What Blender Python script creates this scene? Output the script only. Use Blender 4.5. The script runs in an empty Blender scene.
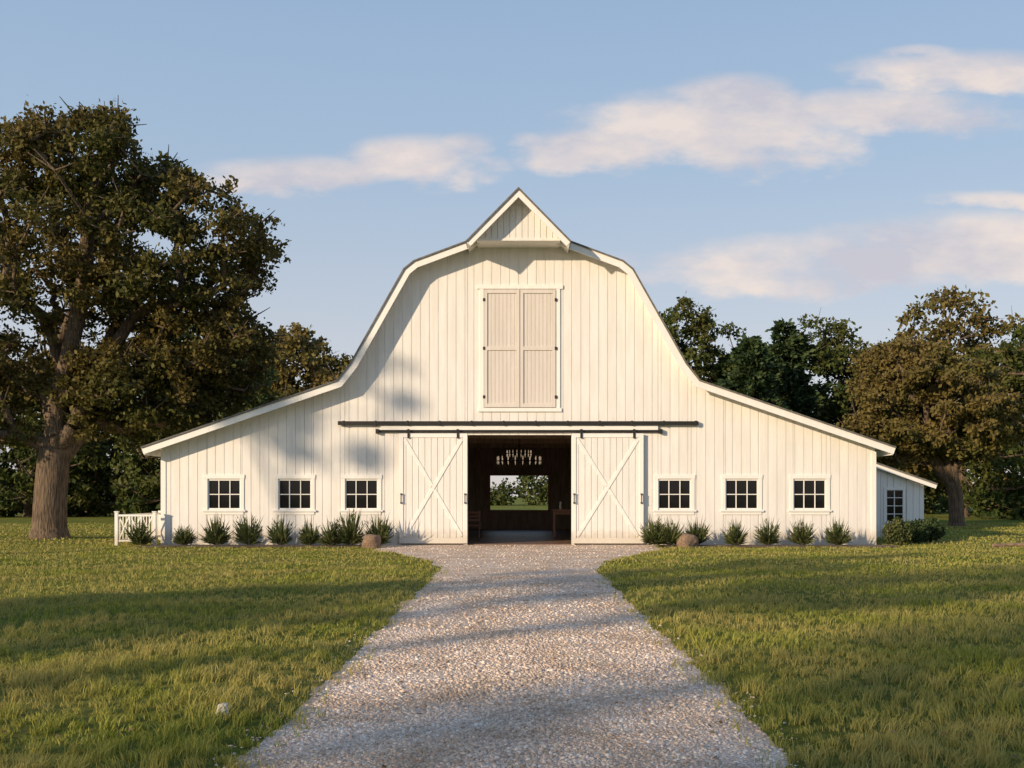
import bpy, math, numpy as np
from mathutils import Vector
rng = np.random.default_rng(7)
scene = bpy.context.scene
scene.view_settings.view_transform = 'Standard'
scene.view_settings.look = 'None'
scene.view_settings.exposure = 0

SUN_AZ = math.radians(228)     # clockwise from +Y
SUN_EL = math.radians(16)

# ------------------------------------------------------------------ utils
def np_mesh(name, V, faces, mat=None, smooth=False, parent=None):
    me = bpy.data.meshes.new(name)
    V = np.asarray(V, dtype=np.float32).reshape(-1, 3)
    fl = [np.asarray(f, dtype=np.int32) for f in faces if len(f)]
    me.vertices.add(len(V)); me.vertices.foreach_set('co', V.ravel())
    li = np.concatenate([f.ravel() for f in fl])
    me.loops.add(len(li)); me.loops.foreach_set('vertex_index', li)
    lt = np.concatenate([np.full(len(f), f.shape[1], dtype=np.int32) for f in fl])
    ls = np.concatenate([[0], np.cumsum(lt)[:-1]]).astype(np.int32)
    me.polygons.add(len(lt)); me.polygons.foreach_set('loop_start', ls)
    if smooth: me.polygons.foreach_set('use_smooth', np.ones(len(lt), dtype=bool))
    me.update(calc_edges=True)
    if mat is not None: me.materials.append(mat)
    ob = bpy.data.objects.new(name, me)
    scene.collection.objects.link(ob)
    if parent is not None: ob.parent = parent
    return ob

def empty(name, loc=(0, 0, 0)):
    e = bpy.data.objects.new(name, None); e.location = loc
    e.empty_display_size = 0.3
    scene.collection.objects.link(e); return e

class Part:
    def __init__(s): s.v = []; s.f = []
    def add(s, vs, fs):
        o = len(s.v); s.v += [tuple(map(float, v)) for v in vs]; s.f += [tuple(i + o for i in f) for f in fs]
    def box(s, x0, x1, y0, y1, z0, z1):
        s.add([(x0,y0,z0),(x1,y0,z0),(x1,y1,z0),(x0,y1,z0),(x0,y0,z1),(x1,y0,z1),(x1,y1,z1),(x0,y1,z1)],
              [(0,3,2,1),(4,5,6,7),(0,1,5,4),(1,2,6,5),(2,3,7,6),(3,0,4,7)])
    def prism(s, poly, y0, y1):   # poly: CCW seen from -Y, (x,z)
        n = len(poly)
        vs = [(x, y0, z) for x, z in poly] + [(x, y1, z) for x, z in poly]
        fs = [tuple(range(n)), tuple(range(2*n-1, n-1, -1))]
        for i in range(n):
            j = (i+1) % n; fs.append((i, i+n, j+n, j))
        s.add(vs, fs)
    def beam(s, a, b, w, y0, y1):  # strip in XZ plane from a to b
        ax, az = a; bx, bz = b; dx, dz = bx-ax, bz-az; l = math.hypot(dx, dz); nx, nz = -dz/l*w/2, dx/l*w/2
        s.prism([(ax-nx,az-nz),(bx-nx,bz-nz),(bx+nx,bz+nz),(ax+nx,az+nz)], y0, y1)
    def tube(s, a, b, r0, r1=None, n=10):
        r1 = r0 if r1 is None else r1
        a = Vector(a); b = Vector(b); d = (b-a).normalized()
        u = d.orthogonal().normalized(); w = d.cross(u)
        vs = []
        for p, r in ((a, r0), (b, r1)):
            for i in range(n):
                t = 2*math.pi*i/n; vs.append(p + u*math.cos(t)*r + w*math.sin(t)*r)
        fs = [(i, (i+1)%n, n+(i+1)%n, n+i) for i in range(n)]
        fs += [tuple(range(n-1, -1, -1)), tuple(range(n, 2*n))]
        s.add(vs, fs)
    def obj(s, name, mat, parent=None, bevel=0, smooth=False):
        me = bpy.data.meshes.new(name); me.from_pydata(s.v, [], s.f); me.update()
        me.materials.append(mat)
        ob = bpy.data.objects.new(name, me); scene.collection.objects.link(ob)
        if parent is not None: ob.parent = parent
        if bevel:
            m = ob.modifiers.new('bev', 'BEVEL'); m.width = bevel; m.segments = 2; m.limit_method = 'ANGLE'
        if smooth:
            for p in me.polygons: p.use_smooth = True
        return ob

# ------------------------------------------------------------------ materials
def newmat(name):
    m = bpy.data.materials.new(name); m.use_nodes = True
    nt = m.node_tree; b = nt.nodes['Principled BSDF']; return m, nt, b
def N(nt, t, **k):
    n = nt.nodes.new(t)
    for a, v in k.items(): setattr(n, a, v)
    return n
def ramp(nt, stops):
    r = N(nt, 'ShaderNodeValToRGB'); e = r.color_ramp.elements
    while len(e) < len(stops): e.new(0.5)
    for i, (p, c) in enumerate(stops): e[i].position = p; e[i].color = (*c, 1)
    return r
def noise(nt, scale, detail=5, coord='Object', rough=0.5, sc=None):
    tc = N(nt, 'ShaderNodeTexCoord'); n = N(nt, 'ShaderNodeTexNoise')
    n.inputs['Scale'].default_value = scale; n.inputs['Detail'].default_value = detail
    n.inputs['Roughness'].default_value = rough
    if sc:
        mp = N(nt, 'ShaderNodeMapping'); mp.inputs['Scale'].default_value = sc
        nt.links.new(tc.outputs[coord], mp.inputs['Vector']); nt.links.new(mp.outputs[0], n.inputs['Vector'])
    else: nt.links.new(tc.outputs[coord], n.inputs['Vector'])
    return n
def mixc(nt, a, b, fac, mode='MIX'):
    m = N(nt, 'ShaderNodeMix', data_type='RGBA', blend_type=mode)
    for s, v in ((0, fac), (6, a), (7, b)):
        if isinstance(v, (int, float)): m.inputs[s].default_value = v
        elif isinstance(v, tuple): m.inputs[s].default_value = (*v, 1)
        else: nt.links.new(v, m.inputs[s])
    return m.outputs[2]
def bump(nt, b, h, strength, dist):
    bp = N(nt, 'ShaderNodeBump'); bp.inputs['Strength'].default_value = strength; bp.inputs['Distance'].default_value = dist
    nt.links.new(h, bp.inputs['Height']); nt.links.new(bp.outputs[0], b.inputs['Normal'])

def paint(name, col, var=0.06, rough=0.55, dirt=0.12):
    m, nt, b = newmat(name)
    g = N(nt, 'ShaderNodeNewGeometry')
    lo = tuple(c*(1-var*1.2) for c in col)
    r = ramp(nt, [(0, lo), (1, col)])
    nt.links.new(g.outputs['Random Per Island'], r.inputs[0])
    n1 = noise(nt, 2.2, 6, sc=(3, 3, 0.35), rough=0.65)
    r1 = ramp(nt, [(0.42, (1-dirt, 1-dirt*1.1, 1-dirt*1.3)), (0.6, (1, 1, 1))])
    nt.links.new(n1.outputs[0], r1.inputs[0])
    c = mixc(nt, r.outputs[0], r1.outputs[0], 1.0, 'MULTIPLY')
    tc = N(nt, 'ShaderNodeTexCoord'); sx = N(nt, 'ShaderNodeSeparateXYZ'); nt.links.new(tc.outputs['Object'], sx.inputs[0])
    n2 = noise(nt, 5, 4); ad = N(nt, 'ShaderNodeMath', operation='MULTIPLY_ADD')
    nt.links.new(n2.outputs[0], ad.inputs[0]); ad.inputs[1].default_value = -0.5; nt.links.new(sx.outputs[2], ad.inputs[2])
    r2 = ramp(nt, [(0.0, (0.72, 0.67, 0.58)), (0.28, (1, 1, 1))]); nt.links.new(ad.outputs[0], r2.inputs[0])
    c = mixc(nt, c, r2.outputs[0], 0.8, 'MULTIPLY')
    nt.links.new(c, b.inputs['Base Color']); b.inputs['Roughness'].default_value = rough
    n3 = noise(nt, 30, 4, sc=(3, 3, 0.2)); bump(nt, b, n3.outputs[0], 0.25, 0.004)
    return m
M_wall = paint('barn_board_paint', (0.81, 0.79, 0.765), var=0.035, dirt=0.07)
M_trim = paint('trim_paint', (0.84, 0.825, 0.80), var=0.03, dirt=0.04)
M_shut = paint('shutter_paint', (0.68, 0.63, 0.59), var=0.03, dirt=0.06)

def simple(name, c0, c1, scale=6, rough=0.7, metal=0, bmp=0.0, sc=None):
    m, nt, b = newmat(name)
    n = noise(nt, scale, 6, sc=sc); r = ramp(nt, [(0.35, c0), (0.65, c1)]); nt.links.new(n.outputs[0], r.inputs[0])
    nt.links.new(r.outputs[0], b.inputs['Base Color']); b.inputs['Roughness'].default_value = rough; b.inputs['Metallic'].default_value = metal
    if bmp: bump(nt, b, n.outputs[0], 0.6, bmp)
    return m
M_roof = simple('roof_shingle', (0.10, 0.095, 0.09), (0.17, 0.16, 0.15), 9, 0.85, bmp=0.01)
M_black = simple('black_iron', (0.015, 0.014, 0.013), (0.03, 0.028, 0.025), 20, 0.5, 0.3)
M_wood = simple('interior_wood', (0.28, 0.20, 0.13), (0.45, 0.33, 0.23), 3, 0.6, bmp=0.004, sc=(6, 6, 0.6))
M_floor = simple('interior_floor', (0.16, 0.09, 0.06), (0.24, 0.15, 0.10), 2, 0.5, sc=(4, 0.5, 1))
M_table = simple('table_wood', (0.25, 0.10, 0.04), (0.38, 0.17, 0.07), 3, 0.45, sc=(6, 1, 1))
M_rock = simple('boulder_stone', (0.14, 0.09, 0.06), (0.28, 0.19, 0.13), 6, 0.9, bmp=0.02)
M_pale = simple('pale_stone', (0.5, 0.46, 0.42), (0.68, 0.65, 0.6), 9, 0.9, bmp=0.01)
M_bark = simple('bark', (0.05, 0.036, 0.025), (0.19, 0.135, 0.09), 6, 0.95, bmp=0.09, sc=(3.5, 3.5, 0.45))
M_mulch = simple('mulch', (0.07, 0.045, 0.03), (0.2, 0.14, 0.09), 25, 0.95, bmp=0.04)
m, nt, b = newmat('window_glass'); b.inputs['Base Color'].default_value = (0.008, 0.008, 0.009, 1); b.inputs['Roughness'].default_value = 0.06
b.inputs['Specular IOR Level'].default_value = 0.3
n = noise(nt, 1.5, 2); bump(nt, b, n.outputs[0], 0.12, 0.02); M_glass = m
m, nt, b = newmat('chandelier_crystal'); b.inputs['Base Color'].default_value = (0.8, 0.72, 0.6, 1); b.inputs['Roughness'].default_value = 0.15
b.inputs['Emission Color'].default_value = (1, 0.75, 0.5, 1); b.inputs['Emission Strength'].default_value = 0.35; M_cryst = m

def leafmat(name, cols, gold=None, goldamt=0.0, trans=0.3, gscale=0.35):
    m, nt, b = newmat(name)
    g = N(nt, 'ShaderNodeNewGeometry')
    k = len(cols); r = ramp(nt, [(i/(k-1), c) for i, c in enumerate(cols)])
    nt.links.new(g.outputs['Random Per Island'], r.inputs[0]); c = r.outputs[0]
    if gold:
        n = noise(nt, gscale, 3); rr = ramp(nt, [(0.5-goldamt*0.2, (0, 0, 0)), (0.66-goldamt*0.15, (1, 1, 1))]); nt.links.new(n.outputs[0], rr.inputs[0])
        mm = N(nt, 'ShaderNodeMath', operation='MULTIPLY'); nt.links.new(rr.outputs[0], mm.inputs[0]); mm.inputs[1].default_value = goldamt
        c = mixc(nt, c, gold, mm.outputs[0])
    nt.links.new(c, b.inputs['Base Color']); b.inputs['Roughness'].default_value = 0.6
    b.inputs['Specular IOR Level'].default_value = 0.2
    t = N(nt, 'ShaderNodeBsdfTranslucent'); nt.links.new(c, t.inputs[0])
    mx = N(nt, 'ShaderNodeMixShader'); mx.inputs[0].default_value = trans
    nt.links.new(b.outputs[0], mx.inputs[1]); nt.links.new(t.outputs[0], mx.inputs[2])
    nt.links.new(mx.outputs[0], nt.nodes['Material Output'].inputs[0])
    return m
M_oak = leafmat('oak_leaves', [(0.035, 0.047, 0.012), (0.085, 0.092, 0.022), (0.15, 0.135, 0.036)], (0.18, 0.12, 0.036), 0.5)
M_gold = leafmat('golden_leaves', [(0.07, 0.075, 0.018), (0.13, 0.12, 0.03), (0.19, 0.16, 0.048)], (0.21, 0.15, 0.052), 0.6)
M_green = leafmat('green_leaves', [(0.026, 0.048, 0.012), (0.06, 0.088, 0.02), (0.11, 0.13, 0.03)], (0.13, 0.11, 0.03), 0.4)
M_conif = leafmat('conifer_needles', [(0.020, 0.040, 0.014), (0.04, 0.068, 0.024), (0.07, 0.095, 0.033)], trans=0.1)
M_shrub = leafmat('shrub_leaves', [(0.04, 0.06, 0.022), (0.085, 0.11, 0.035), (0.15, 0.165, 0.06)], (0.17, 0.16, 0.07), 0.35, gscale=3)
M_blade = leafmat('grass_blades', [(0.16, 0.20, 0.025), (0.31, 0.33, 0.05), (0.48, 0.45, 0.12)], (0.48, 0.39, 0.14), 0.65, trans=0.42, gscale=0.6)

# lawn
m, nt, b = newmat('lawn')
n1 = noise(nt, 0.35, 5); n2 = noise(nt, 14, 6, rough=0.75)
r1 = ramp(nt, [(0.35, (0.16, 0.195, 0.03)), (0.65, (0.29, 0.285, 0.065))]); nt.links.new(n1.outputs[0], r1.inputs[0])
r2 = ramp(nt, [(0.3, (0.4, 0.4, 0.4)), (0.7, (1.2, 1.2, 1.1))]); nt.links.new(n2.outputs[0], r2.inputs[0])
nt.links.new(mixc(nt, r1.outputs[0], r2.outputs[0], 1.0, 'MULTIPLY'), b.inputs['Base Color'])
b.inputs['Roughness'].default_value = 0.95; b.inputs['Specular IOR Level'].default_value = 0.1; bump(nt, b, n2.outputs[0], 1.0, 0.08); M_lawn = m
# gravel sheet
m, nt, b = newmat('gravel')
tc = N(nt, 'ShaderNodeTexCoord')
vo = N(nt, 'ShaderNodeTexVoronoi'); vo.inputs['Scale'].default_value = 55; nt.links.new(tc.outputs['Object'], vo.inputs['Vector'])
sp = N(nt, 'ShaderNodeSeparateColor'); nt.links.new(vo.outputs['Color'], sp.inputs[0])
r1 = ramp(nt, [(0, (0.38, 0.29, 0.23)), (0.5, (0.62, 0.505, 0.415)), (1, (0.80, 0.69, 0.59))]); nt.links.new(sp.outputs[0], r1.inputs[0])
n1 = noise(nt, 1.1, 6, rough=0.65); r2 = ramp(nt, [(0.35, (0.76, 0.68, 0.59)), (0.62, (1.03, 1.01, 1.0))]); nt.links.new(n1.outputs[0], r2.inputs[0])
nt.links.new(mixc(nt, r1.outputs[0], r2.outputs[0], 1.0, 'MULTIPLY'), b.inputs['Base Color'])
b.inputs['Roughness'].default_value = 0.9
iv = N(nt, 'ShaderNodeMath', operation='SUBTRACT'); iv.inputs[0].default_value = 1; nt.links.new(vo.outputs['Distance'], iv.inputs[1])
bump(nt, b, iv.outputs[0], 0.6, 0.010); M_gravel = m
m, nt, b = newmat('gravel_stones')
g = N(nt, 'ShaderNodeNewGeometry')
r1 = ramp(nt, [(0, (0.36, 0.27, 0.21)), (0.3, (0.57, 0.46, 0.38)), (0.75, (0.72, 0.61, 0.52)), (1, (0.86, 0.80, 0.74))]); nt.links.new(g.outputs['Random Per Island'], r1.inputs[0])
n1 = noise(nt, 1.1, 6, rough=0.65); r2 = ramp(nt, [(0.35, (0.76, 0.68, 0.59)), (0.62, (1.03, 1.01, 1.0))]); nt.links.new(n1.outputs[0], r2.inputs[0])
nt.links.new(mixc(nt, r1.outputs[0], r2.outputs[0], 1.0, 'MULTIPLY'), b.inputs['Base Color'])
b.inputs['Roughness'].default_value = 0.85; M_stones = m

# ------------------------------------------------------------------ ground
def hw(y):
    return np.interp(y, [-60, -11.8, -10, -8.3, -6.6, -5.2, -4.2, -3.2, 2], [1.6, 1.6, 1.72, 2.05, 2.6, 3.2, 3.75, 4.1, 4.2])
def wob(x, y):
    return (np.sin(x*1.3+y*2.1)+np.sin(y*3.7+1.3+x)+0.7*np.sin(y*8.9+x*3+2)+0.5*np.sin(y*19.3))/3.2
def edge_w(y, side):
    return hw(y) + 0.11*wob(side*3.0, y)
def sstep(t): t = np.clip(t, 0, 1); return t*t*(3-2*t)
def lawnmask(x, y):
    side = np.where(x < 0, -1.0, 1.0)
    m = sstep((np.abs(x)-edge_w(y, side))/0.35)
    bed = sstep((-2.2-y)/0.5)
    side_out = sstep((np.abs(x)-14)/2)
    return m*np.maximum(bed, side_out)
def gh(x, y):
    n = (np.sin(x*0.9+1)*np.sin(y*0.7+2)+0.6*np.sin(x*2.1+y*1.3)+0.5*np.sin(y*3.1-x*1.7)+0.35*np.sin(x*5.3+y*0.7)*np.sin(y*4.9))/2.2
    return lawnmask(x, y)*(0.04+0.045*n)
def axis(lo, hi, step, far):
    c = list(np.arange(lo, hi+1e-6, step)); d = step
    a = lo; left = []
    while a > -far: d *= 1.35; a -= d; left.append(a)
    d = step; a = c[-1]; right = []
    while a < far: d *= 1.35; a += d; right.append(a)
    return np.array(left[::-1]+c+right)
gx = axis(-13, 13, 0.2, 900); gy = axis(-32, 0, 0.2, 900)
X, Y = np.meshgrid(gx, gy); Z = gh(X, Y)
nx, ny = len(gx), len(gy); idx = np.arange(nx*ny).reshape(ny, nx)
F = np.stack([idx[:-1,:-1], idx[:-1,1:], idx[1:,1:], idx[1:,:-1]], -1).reshape(-1, 4)
np_mesh('lawn_ground', np.stack([X, Y, Z], -1), [F], M_lawn, smooth=True)
# driveway
ys = np.arange(-60, 0.001, 0.1); cols = 9
V = []
for y in ys:
    l, r = -edge_w(y, -1.0)-0.12, edge_w(y, 1.0)+0.12
    for k in range(cols):
        t = k/(cols-1); V.append((l+(r-l)*t, y, 0.005+0.022*math.sin(math.pi*t)*min(1, -y/3)))
idx = np.arange(len(ys)*cols).reshape(-1, cols)
F = np.stack([idx[:-1,:-1], idx[:-1,1:], idx[1:,1:], idx[1:,:-1]], -1).reshape(-1, 4)
np_mesh('gravel_driveway', V, [F], M_gravel, smooth=True)
# mulch beds
for s in (-1, 1):
    xs = np.linspace(4.45, 11.6, 60); V = []
    for x in xs:
        f = -1.75+0.14*math.sin(x*2.1+s)+0.08*math.sin(x*5+s)
        for k, yy in enumerate(np.linspace(f, -0.02, 6)): V.append((s*x, yy, 0.008+0.035*math.sin(math.pi*(0.15+0.85*k/5))))
    idx = np.arange(360).reshape(60, 6)
    F = np.stack([idx[:-1,:-1], idx[1:,:-1], idx[1:,1:], idx[:-1,1:]], -1).reshape(-1, 4)
    if s < 0: F = F[:, ::-1]
    np_mesh('mulch_bed', V, [F], M_mulch, smooth=True)

# grass blades
CAM = np.array([0, -32.77])
def blades(d0, d1, dens, h, w, seed):
    r = np.random.default_rng(seed)
    W = 0.62*d1+2.0; n = int(dens*2*W*(d1-d0))
    x = r.uniform(-W, W, n); d = r.uniform(d0, d1, n); y = CAM[1]+d
    g_ = 0.21
    cx = np.round(x/g_+r.normal(0, .25, n))*g_; cy = np.round(y/g_+r.normal(0, .25, n))*g_
    j = np.sin(cx*91.7+cy*47.3)*0.09; k = np.cos(cx*63.1-cy*83.9)*0.09
    pull = 0.5
    x = x*(1-pull)+(cx+j)*pull; y = y*(1-pull)+(cy+k)*pull
    keep = np.abs(x) < 0.62*(y-CAM[1])+2.0
    side = np.where(x < 0, -1.0, 1.0)
    out = np.abs(x)-edge_w(y, side)
    weeds = (np.abs(x+.1*np.sin(y)) < .3) & (np.sin(y*2.3+x*5)+np.sin(y*5.1-x*9) > 1.35) & (r.random(n) < .12)
    keep &= ((out > 0) & (r.random(n) > 0.55*np.exp(-np.clip(out, 0, 9)/0.15))) | ((out > -0.16) & (r.random(n) < 0.2)) | weeds
    keep &= ~((y > -1.9) & (y < 14.2) & (np.abs(x) < 11.6))
    keep &= ~((y > 4.8) & (y < 10.2) & (x > 11) & (x < 15.1))
    x, y = x[keep], y[keep]; n = len(x); cx, cy = cx[keep], cy[keep]
    patch = 0.5+0.5*(np.sin(x*1.9+y*0.8)*np.sin(y*1.5-x*0.6+1)+0.6*np.sin(x*4.3-y*3.1)*np.sin(y*3.7+x))/1.6
    hsh = np.sin(np.round(cx/g_)*12.9898+np.round(cy/g_)*78.233)*43758.5; tuft = hsh-np.floor(hsh)
    out = np.abs(x)-edge_w(y, np.where(x < 0, -1., 1.))
    H = h*(0.4+0.7*patch+0.95*tuft**3)*r.uniform(0.6, 1.25, n)*np.where(out < -.2, .35, np.where(out < 0.1, 0.8, 1))
    ang = r.uniform(0, 2*np.pi, n); lean = r.uniform(0.15, 0.9, n)*H
    la = tuft*6.28+r.normal(0, 1.1, n)
    bx, by = np.cos(ang)*w/2, np.sin(ang)*w/2
    lx, ly = -np.sin(la)*lean, np.cos(la)*lean
    z = gh(x, y)-0.005
    z = np.where(out < -.2, .02, z)
    ww = r.uniform(0.7, 1.3, n); bx *= ww; by *= ww
    P = np.empty((n, 5, 3))
    P[:,0] = np.stack([x-bx, y-by, z], -1); P[:,1] = np.stack([x+bx, y+by, z], -1)
    P[:,2] = np.stack([x+lx*.35+bx*.8, y+ly*.35+by*.8, z+H*.6], -1); P[:,3] = np.stack([x+lx*.35-bx*.8, y+ly*.35-by*.8, z+H*.6], -1)
    P[:,4] = np.stack([x+lx, y+ly, z+H*.95], -1)
    return P.reshape(-1, 3), n
VV = []; cnt = 0
for i, (d0, d1, de, h, w) in enumerate([(3.0, 6.5, 2500, .078, .0055), (6.5, 10, 1600, .078, .007), (10, 15, 800, .07, .010),
                         (15, 22, 340, .060, .015), (22, 33, 130, .052, .025), (33, 55, 35, .065, .05)]):
    v, n = blades(d0, d1, de, h, w, 100+i); VV.append(v); cnt += n
o = np.arange(cnt)*5
np_mesh('lawn_grass', np.concatenate(VV), [np.stack([o, o+1, o+2, o+3], -1), np.stack([o+3, o+2, o+4], -1)], M_blade)

# gravel stones
t = (1+5**.5)/2
ico = np.array([(-1,t,0),(1,t,0),(-1,-t,0),(1,-t,0),(0,-1,t),(0,1,t),(0,-1,-t),(0,1,-t),(t,0,-1),(t,0,1),(-t,0,-1),(-t,0,1)])/math.hypot(1, t)
icf = np.array([(0,11,5),(0,5,1),(0,1,7),(0,7,10),(0,10,11),(1,5,9),(5,11,4),(11,10,2),(10,7,6),(7,1,8),(3,9,4),(3,4,2),(3,2,6),(3,6,8),(3,8,9),(4,9,5),(2,4,11),(6,2,10),(8,6,7),(9,8,1)])
SV = []; SF = []; off = 0
for d0, d1, de, rs in [(3.0, 7.5, 4400, .0068), (7.5, 12, 1900, .0085), (12, 20, 450, .011), (20, 32.4, 70, .012)]:
    Wm = 4.6 if d1 > 20 else 2.0
    n = int(de*(d1-d0)*2*Wm); x = rng.uniform(-Wm, Wm, n); y = CAM[1]+rng.uniform(d0, d1, n)
    out = np.abs(x)-edge_w(y, np.where(x < 0, -1., 1.))
    k = (out < -0.05) | ((out < 0.22) & (rng.random(n) < 0.3*np.exp(-np.clip(out, 0, 1)*9)))
    tr = np.exp(-((np.abs(x)-0.8)/0.28)**2); k &= rng.random(n) > 0.45*tr
    x, y, out = x[k], y[k], out[k]; n = len(x)
    s = np.minimum(rs*np.exp(rng.normal(0, .45, n)), rs*2.6)
    S = np.stack([s*rng.uniform(.8, 1.4, n), s*rng.uniform(.7, 1.1, n), s*rng.uniform(.5, .85, n)], -1)
    a = rng.uniform(0, 2*np.pi, n)
    P = ico[None]*(1+rng.normal(0, .12, (n, 12, 1)))*S[:, None]
    Pr = P.copy(); Pr[..., 0] = P[..., 0]*np.cos(a)[:, None]-P[..., 1]*np.sin(a)[:, None]; Pr[..., 1] = P[..., 0]*np.sin(a)[:, None]+P[..., 1]*np.cos(a)[:, None]
    tt = np.clip((x+hw(y))/(2*hw(y)), 0, 1)
    zb = 0.005+0.022*np.sin(np.pi*tt)*np.minimum(1, -y/3)
    zb = np.maximum(zb, gh(x, y))
    Pr += np.stack([x, y, zb+S[:, 2]*0.15], -1)[:, None]
    SV.append(Pr.reshape(-1, 3)); SF.append((icf[None]+(np.arange(n)*12)[:, None, None]+off).reshape(-1, 3)); off += n*12
np_mesh('driveway_gravel_stones', np.concatenate(SV), [np.concatenate(SF)], M_stones)

# ------------------------------------------------------------------ barn
barn = empty('white_gambrel_barn')
R = [(-11.87, 3.12), (-5.72, 5.22), (-5.3, 5.75), (-3.62, 8.72), (-3.3, 8.98), (0, 10.2), (3.3, 8.98), (3.62, 8.72), (5.3, 5.75), (5.72, 5.22), (11.87, 3.12)]
def offs(pts, d):
    out = []
    for i, (x, z) in enumerate(pts):
        ns = []
        for a, b_ in ((i-1, i), (i, i+1)):
            if a < 0 or b_ >= len(pts): continue
            dx, dz = pts[b_][0]-pts[a][0], pts[b_][1]-pts[a][1]; l = math.hypot(dx, dz); ns.append((dz/l, -dx/l))
        if len(ns) == 1: nx_, nz_ = ns[0]; k = 1
        else:
            nx_, nz_ = ns[0][0]+ns[1][0], ns[0][1]+ns[1][1]; l = math.hypot(nx_, nz_); nx_, nz_ = nx_/l, nz_/l
            k = 1/(nx_*ns[0][0]+nz_*ns[0][1])
        out.append((x+nx_*d*k, z+nz_*d*k))
    return out
def layer(part, pts, d0, d1, y0, y1):
    a = offs(pts, d0); b_ = offs(pts, d1)
    for i in range(len(pts)-1): part.prism([b_[i], b_[i+1], a[i+1], a[i]], y0, y1)
DEP = 14.0
p = Part(); layer(p, R, 0, 0.05, -0.62, DEP+0.5); p.obj('roof', M_roof, barn)
p = Part(); layer(p, R, 0.052, 0.25, -0.58, -0.53); layer(p, R, 0.052, 0.25, DEP+0.4, DEP+0.45); p.obj('rake_boards', M_trim, barn)
p = Part(); layer(p, R, 0.052, 0.08, -0.528, DEP+0.39)
for s in (-1, 1):
    p.box(min(s*11.74, s*11.79), max(s*11.74, s*11.79), -0.52, DEP+0.38, 2.86, 3.05)
p.obj('soffit_and_eave_fascia', M_trim, barn)
prof = offs(R, 0.083)
def topz(x): return float(np.interp(x, [q[0] for q in prof], [q[1] for q in prof]))
win_x = [-9.41, -7.15, -5.02, 4.99, 7.14, 9.31]; WZ = (1.14, 2.10); WH = 0.53
front_open = [(-1.63, 1.70, -1, 3.52)]+[(x-WH, x+WH, *WZ) for x in win_x]
def boards(part, xa, xb, pitch, gap, y0, y1, opens):
    brk = sorted(set([round(v, 4) for v in list(np.arange(xa, xb, pitch))+[xb]+[o[0] for o in opens]+[o[1] for o in opens]]))
    kink = [q[0] for q in prof]
    for a, b_ in zip(brk[:-1], brk[1:]):
        if b_-a < 0.03: continue
        g = gap/2; a2, b2 = a+g, b_-g; mid = (a+b_)/2
        iv = [(0.0, None)]
        for o in opens:
            if o[0] < mid < o[1]:
                if o[2] <= 0: iv = [(o[3], None)]
                else: iv = [(0.0, o[2]), (o[3], None)]
        for z0, z1 in iv:
            if z1 is None:
                ks = [k for k in kink if a2 < k < b2]
                poly = [(a2, z0), (b2, z0), (b2, topz(b2))]+[(k, topz(k)) for k in reversed(ks)]+[(a2, topz(a2))]
            else: poly = [(a2, z0), (b2, z0), (b2, z1), (a2, z1)]
            part.prism(poly, y0, y1)
p = Part(); boards(p, -11.4, 11.4, 0.285, 0.018, -0.035, -0.015, front_open); p.obj('front_board_siding', M_wall, barn)
p = Part(); boards(p, -11.4, 11.4, 11.4, 0, -0.018, 0.12, front_open)
p.obj('front_wall_backing', M_wall, barn)
p = Part()
for s in (-1, 1):
    for k in range(49):
        y0 = 0.125+k*0.285
        if s < 0: p.box(-11.4, -11.28, y0+0.012, min(y0+0.273, DEP-0.13), 0, 3.06)
        else: p.box(11.28, 11.4, y0+0.012, min(y0+0.273, DEP-0.13), 0, 3.06)
    a = s*11.37; b_ = s*11.25; p.box(min(a, b_), max(a, b_), 0.122, DEP-0.12, 0, 3.04)
p.obj('side_walls', M_wall, barn)
p = Part(); boards(p, -11.4, 11.4, 0.57, 0.0, DEP-0.12, DEP, [(-1.3, 1.36, 0.9, 2.5)]); p.obj('back_wall', M_wall, barn)
p = Part()
for s in (-1, 1):
    a, b_ = sorted((s*11.43, s*11.27)); p.box(a, b_, -0.06, -0.036, 0.0, 2.98)
p.obj('corner_boards', M_trim, barn, 0.004)
p = Part()
for a, b_ in ((-11.26, -3.85), (4.1, 11.26)): p.box(a, b_, -0.055, -0.037, 0.0, 0.16)
p.obj('base_board', M_trim, barn, 0.004)
# windows
tr = Part(); gl = Part(); mu = Part()
for x in win_x:
    z0, z1 = WZ; a, b_ = x-WH, x+WH
    tr.box(a-0.11, a+0.005, -0.062, -0.037, z0-0.02, z1+0.02); tr.box(b_-0.005, b_+0.11, -0.062, -0.037, z0-0.02, z1+0.02)
    tr.box(a-0.13, b_+0.13, -0.068, -0.037, z1+0.021, z1+0.15); tr.box(a-0.16, b_+0.16, -0.10, -0.037, z0-0.075, z0-0.021)
    tr.box(a-0.10, b_+0.10, -0.062, -0.037, z0-0.17, z0-0.076)
    gl.box(a, b_, 0.03, 0.04, z0, z1)
    mu.box(a+0.001, a+0.04, -0.02, 0.028, z0, z1); mu.box(b_-0.04, b_-0.001, -0.02, 0.028, z0, z1)
    mu.box(a+0.041, b_-0.041, -0.02, 0.028, z1-0.04, z1-.001); mu.box(a+0.041, b_-0.041, -0.02, 0.028, z0+.001, z0+0.04)
    zm = (z0+z1)/2; mu.box(a+0.041, b_-0.041, -0.008, 0.027, zm-0.015, zm+0.015)
    for t_ in (1/3, 2/3):
        xx = a+(b_-a)*t_; mu.box(xx-0.014, xx+0.014, -0.012, 0.026, z0+0.041, zm-0.016); mu.box(xx-0.014, xx+0.014, -0.012, 0.026, zm+0.016, z1-0.041)
tr.obj('window_trim', M_trim, barn, 0.004); gl.obj('window_glass', M_glass, barn); mu.obj('window_sashes', M_trim, barn, 0.003)
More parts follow.
